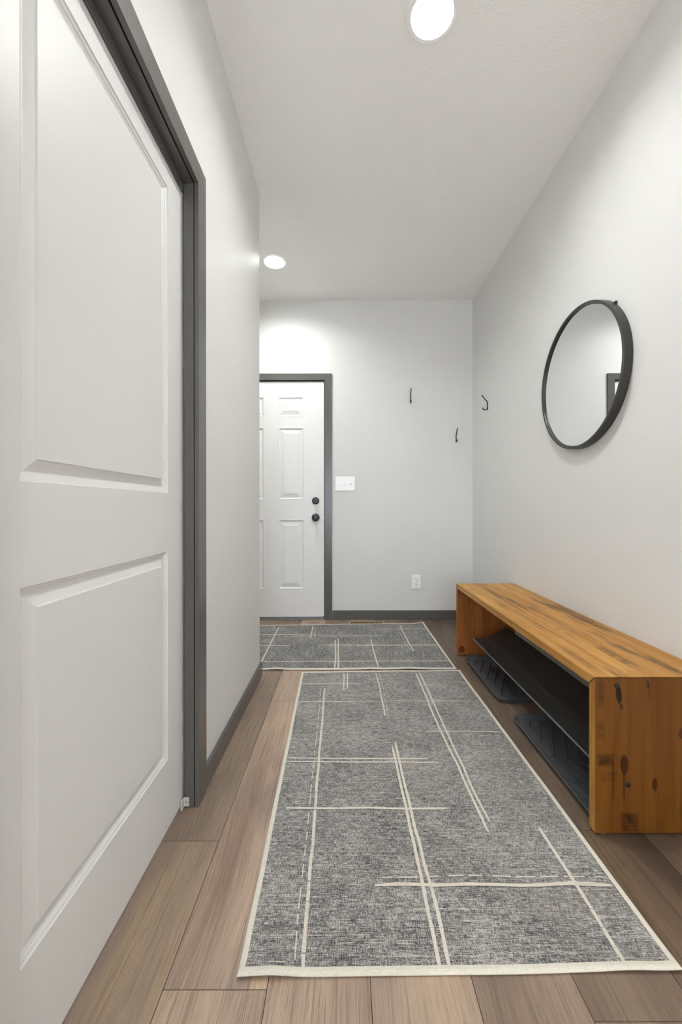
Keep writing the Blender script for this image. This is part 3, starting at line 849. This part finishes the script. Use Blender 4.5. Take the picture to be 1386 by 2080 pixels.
# ------------------------------------------------------------------ boot trays
def boot_tray(x0, x1, y0, y1, yc, label):
    root = thing('boot_tray', ((x0 + x1) / 2, (y0 + y1) / 2, 0), label, 'boot tray', 'boot trays under the bench')
    R = .040
    # loops: (inset, z) from the outer bottom over the lip to the tray floor
    loops = [(.016, .0), (.012, .002), (.004, .017), (.0, .023), (.0005, .0255), (.003, .0265), (.008, .0255), (.011, .0215), (.019, .0075), (.023, .0055)]
    bm = bmesh.new(); rings = []
    for ins, z in loops:
        P = rounded_poly(x0 + ins, x1 - ins, y0 + ins, y1 - ins, max(.006, R - ins))
        rings.append([bm.verts.new((x, y, z)) for x, y in P])
    n = len(rings[0])
    for a, b in zip(rings[:-1], rings[1:]):
        for k in range(n): bm.faces.new([a[k], a[(k + 1) % n], b[(k + 1) % n], b[k]]).smooth = True
    bm.faces.new(rings[0]); bm.faces.new(rings[-1])
    obj('tray_body', bm, M['tray'], root)
    # nested chevron ribs on the tray floor
    bm = bmesh.new()
    fx0, fx1, fy0, fy1 = x0 + .034, x1 - .030, y0 + .030, y1 - .030
    sl = .47
    for k in range(-6, 8):
        xa = .788 + .048 * k
        for sg in (1, -1):
            pts = []
            # along the arm: x = xa + sl*|y-yc|
            ya = yc + sg * .006
            yend = fy1 if sg > 0 else fy0
            L = abs(yend - yc)
            s0, s1 = .006, L
            if xa + sl * s0 < fx0: s0 = (fx0 - xa) / sl
            if xa + sl * s1 > fx1: s1 = (fx1 - xa) / sl
            if s1 - s0 < .02: continue
            a = Vector((xa + sl * s0, yc + sg * s0, 0)); b = Vector((xa + sl * s1, yc + sg * s1, 0))
            d = (b - a).normalized(); q = Vector((-d.y, d.x, 0))
            hw, z0_, z1_ = .0030, .0052, .0118
            base_ = [a + q * hw, a - q * hw, b - q * hw, b + q * hw]
            top_ = [a + d * .004 + q * hw * .55, a + d * .004 - q * hw * .55, b - d * .004 - q * hw * .55, b - d * .004 + q * hw * .55]
            lo = [bm.verts.new((v.x, v.y, z0_)) for v in base_]; hi = [bm.verts.new((v.x, v.y, z1_)) for v in top_]
            bm.faces.new(hi)
            for m_ in range(4): bm.faces.new([lo[m_], lo[(m_ + 1) % 4], hi[(m_ + 1) % 4], hi[m_]])
    obj('ribs', bm, M['tray'], root)
    return root
boot_tray(.752, .985, 1.986, 2.548, 2.045, 'black rubber boot tray under the bench, the farther one by its far panel')
boot_tray(.752, .985, 1.226, 1.838, 1.528, 'black rubber boot tray under the bench, the nearer one by the bolted panel')

# ------------------------------------------------------------------ round mirror
MC = Vector((XR, 1.8735, 1.5575)); MR = .3240
mir = thing('wall_mirror', MC, 'round mirror in a deep charcoal frame on the right wall above the bench', 'mirror')
bm = bmesh.new()
lathe(bm, [(MR - .003, .0), (MR, .0015), (MR, .0355), (MR - .0012, .0375), (MR - .0105, .0375), (MR - .0118, .036), (MR - .0118, .004), (MR - .003, .0)], MC, (-1, 0, 0), 128, 0, True)
fr = sharpen(obj('mirror_frame', bm, M['frame'], mir), 50)
bm = bmesh.new(); lathe(bm, [(0, .0275), (MR - .016, .0275), (MR - .0112, .0262), (MR - .0112, .020), (0, .020)], MC, (-1, 0, 0), 128)
gl = sharpen(obj('mirror_glass', bm, M['mirror'], mir), 4)
bm = bmesh.new(); box(bm, XR - .009, XR, MC.y - .233, MC.y - .222, MC.z + .222, MC.z + .241, .001)
obj('hanging_clip', bm, M['black'], mir)

# ------------------------------------------------------------------ coat hooks
def hook(root, p, out, side):
    """p: wall point at the prong joint; out: unit vector off the wall"""
    o = Vector(out); z = Vector((0, 0, 1)); p = Vector(p)
    r = .0040
    def fillet(P, rad=.006):
        Q = [P[0]]
        for a, b, c in zip(P[:-2], P[1:-1], P[2:]):
            u = (a - b).normalized(); v = (c - b).normalized(); k = min(rad, (a - b).length * .45, (c - b).length * .45)
            for s in (0, .25, .5, .75, 1): Q.append((b + u * k) * (1 - s) ** 2 + b * 2 * s * (1 - s) + (b + v * k) * s ** 2)
        return Q + [P[-1]]
    b0 = p + o * .0055
    P = [b0 + o * .044 + z * .052, b0, b0 - z * .060, b0 - z * .060 + o * .034, b0 - z * .043 + o * .034]
    bm = bmesh.new(); tube(bm, fillet(P), r, 12)
    obj('hook_rod', bm, M['black'], root)
    for dz in (-.015, -.047):
        bm = bmesh.new(); lathe(bm, [(0, .0105), (.0026, .0105), (.0032, .009), (.0032, 0)], p + z * dz, out, 12)
        obj('mounting_screw', bm, M['black'], root, origin=p + z * dz)
for (p, out, side, lab) in (((.572, YF, 1.921), (0, -1, 0), (1, 0, 0), 'black wire coat hook on the end wall, the one nearer the white entry door'),
                      ((.9655, YF, 1.584), (0, -1, 0), (1, 0, 0), 'black wire coat hook low on the end wall close to the corner'),
                      ((XR, 3.115, 1.771), (-1, 0, 0), (0, 1, 0), 'black wire coat hook on the right wall beside the round mirror')):
    hook(thing('coat_hook', p, lab, 'coat hook', 'coat hooks around the corner'), p, out, side)

# ------------------------------------------------------------------ switch plate and outlet
sx0, sx1, sz0, sz1 = -.074, .0955, 1.105, 1.228
sw = thing('light_switch', (.011, YF, 1.166), 'white three toggle switch plate beside the entry door', 'light switch')
bm = bmesh.new(); box(bm, sx0, sx1, YF - .0062, YF, sz0, sz1, .0028, seg=3)
for k in range(3):
    cx = .0108 + (k - 1) * .0462
    for dz in (-.030, .030): lathe(bm, [(0, .0072), (.0025, .0070), (.0033, .0060)], (cx, YF, 1.1665 + dz), (0, -1, 0), 12, 0)
    box(bm, cx - .0052, cx + .0052, YF - .0064, YF - .0060, 1.1545, 1.1785, 0, 1)
obj('switch_plate', bm, [M['plastic'], M['screw']], sw)
for k, up in enumerate((-1, -1, 1)):
    cx = .0108 + (k - 1) * .0462
    t = bmesh.new(); box(t, -.0042, .0042, -.0175, .002, -.0052, .0052, .0014)
    bm = bmesh.new(); join(bm, t, 0, Matrix.Translation((cx, YF - .0050, 1.1665)) @ Matrix.Rotation(math.radians(-24 * up), 4, 'X'))
    obj('toggle', bm, M['plastic'], sw, origin=(cx, YF - .005, 1.1665))
ox, oz = .622, .3225
ou = thing('power_outlet', (ox, YF, oz), 'white duplex power outlet low on the end wall', 'power outlet')
bm = bmesh.new(); box(bm, ox - .0395, ox + .0395, YF - .0062, YF, oz - .060, oz + .060, .0028, seg=3)
lathe(bm, [(0, .0076), (.0025, .0074), (.0033, .0060)], (ox, YF, oz), (0, -1, 0), 12, 1)
obj('outlet_plate', bm, [M['plastic'], M['screw']], ou)
for dz in (-.0205, .0205):
    bm = bmesh.new(); c = oz + dz
    P = rounded_poly(ox - .0170, ox + .0170, c - .0145, c + .0145, .009, 6)
    lo = [bm.verts.new((x, YF - .0055, z)) for x, z in P]; hi = [bm.verts.new((x, YF - .0082, z)) for x, z in P]
    bm.faces.new(hi)
    for k in range(len(P)): bm.faces.new([lo[k], lo[(k + 1) % len(P)], hi[(k + 1) % len(P)], hi[k]])
    box(bm, ox - .0082, ox - .0056, YF - .0086, YF - .0080, c - .001, c + .0080, 0, 1); box(bm, ox + .0056, ox + .0082, YF - .0086, YF - .0080, c - .001, c + .0070, 0, 1)
    box(bm, ox - .0026, ox + .0026, YF - .0086, YF - .0080, c - .0090, c - .0038, 0, 1)
    obj('receptacle', bm, [M['plastic'], M['slot']], ou, origin=(ox, YF - .006, c))

# ------------------------------------------------------------------ floor register
vx0, vx1, vy0, vy1 = .037, .336, 3.327, 3.424
rg_ = thing('floor_register', ((vx0 + vx1) / 2, (vy0 + vy1) / 2, 0), 'tan slotted floor vent between the crosswise rug and the end wall', 'floor vent')
bm = bmesh.new(); e = .021
box(bm, vx0, vx1, vy0, vy0 + e, 0, .005, .0015); box(bm, vx0, vx1, vy1 - e, vy1, 0, .005, .0015)
box(bm, vx0, vx0 + e, vy0 + e, vy1 - e, 0, .005, .0015); box(bm, vx1 - e, vx1, vy0 + e, vy1 - e, 0, .005, .0015)
obj('register_frame', bm, M['brass'], rg_)
bm = bmesh.new(); n = 25; sxw = (vx1 - vx0 - 2 * e) / n
for k in range(n + 1): box(bm, vx0 + e + k * sxw - .0022, vx0 + e + k * sxw + .0022, vy0 + e, vy1 - e, .0008, .0042)
box(bm, vx0 + e, vx1 - e, vy0 + e, vy1 - e, .0002, .0010, 0, 1)
obj('register_grille', bm, [M['brass'], M['void']], rg_)

# ------------------------------------------------------------------ recessed lamps
def lamp(x, y, label, mat, group):
    root = thing('recessed_light', (x, y, CEIL), label, 'ceiling light', group)
    bm = bmesh.new()
    lathe(bm, [(.0923, 0), (.0915, -.0035), (.088, -.0050), (.076, -.0040), (.0715, -.0010)], (x, y, CEIL), (0, 0, 1), 72)
    sharpen(obj('trim_ring', bm, M['plastic'], root), 60)
    bm = bmesh.new(); lathe(bm, [(.0715, -.0010), (.0700, .004), (.0676, .031), (.0676, .046), (0, .046)], (x, y, CEIL), (0, 0, 1), 72)
    obj('baffle', bm, M['baffle'], root)
    bm = bmesh.new(); lathe(bm, [(.0672, .0345), (.060, .0330), (0, .0325)], (x, y, CEIL), (0, 0, 1), 64)
    obj('lamp_lens', bm, mat, root, recalc=False)
lamp(-.5018, 2.942, 'lit recessed ceiling light beyond the left wall corner near the entry door', M['lens'], 'recessed ceiling lights')
lamp(.3209, 1.466, 'lit recessed ceiling light overhead in the foreground at the top of the view', M['lens'], 'recessed ceiling lights')
lamp(.33, -1.25, 'lit recessed ceiling light over the hall behind the camera', M['lens'], 'recessed lights behind the camera')
for (x, y) in FILL_LAMPS:
    lamp(x, y, 'added recessed fill light in the space behind the camera', M['fill_lens'], 'recessed lights behind the camera')

# ------------------------------------------------------------------ world, camera, colour
w = bpy.data.worlds.new('World'); S.world = w; w.use_nodes = True
bg = w.node_tree.nodes.get('Background') or w.node_tree.nodes.new('ShaderNodeBackground')
bg.inputs[0].default_value = (.82, .92, 1.08, 1); bg.inputs[1].default_value = SKY      # overcast daylight beyond the window
pl = bpy.data.lights.new('window_portal', 'AREA'); pl.shape = 'RECTANGLE'; pl.size = WX1 - WX0; pl.size_y = WZ1 - WZ0; pl.cycles.is_portal = True
po = bpy.data.objects.new('window_portal', pl); COL.objects.link(po); po.parent = wn
po.matrix_parent_inverse = Matrix.Identity(4)
po.location = (((WX0 + WX1) / 2) + .22, -.12, (WZ1 - WZ0) / 2); po.rotation_euler = (math.radians(90), 0, 0)

cam = bpy.data.cameras.new('camera'); co = bpy.data.objects.new('camera', cam); COL.objects.link(co)
co.location = (0, 0, CAM_H); co.rotation_euler = (math.radians(90), 0, 0)
co.rotation_mode = 'XYZ'
FPX = 824.0
cam.sensor_fit = 'VERTICAL'; cam.sensor_height = 36; cam.lens = FPX * 36 / 2080
cam.shift_x = -(699.0 - 693) / 2080; cam.shift_y = -(1040 - 1030.6) / 2080
co.matrix_world = Matrix.Translation((0, 0, CAM_H)) @ Matrix.Rotation(math.radians(90), 4, 'X') @ Matrix.Rotation(math.radians(ROLL), 4, 'Z')
cam.clip_start = .02
S.camera = co
vs = S.view_settings
S.display_settings.display_device = 'sRGB'
vs.view_transform = 'Standard'; vs.look = 'None'; vs.gamma = 1; vs.exposure = EXPOSURE; vs.use_curve_mapping = False
cy = S.cycles
cy.max_bounces = 16; cy.diffuse_bounces = 10; cy.glossy_bounces = 6; cy.sample_clamp_indirect = 8
cy.use_denoising = True
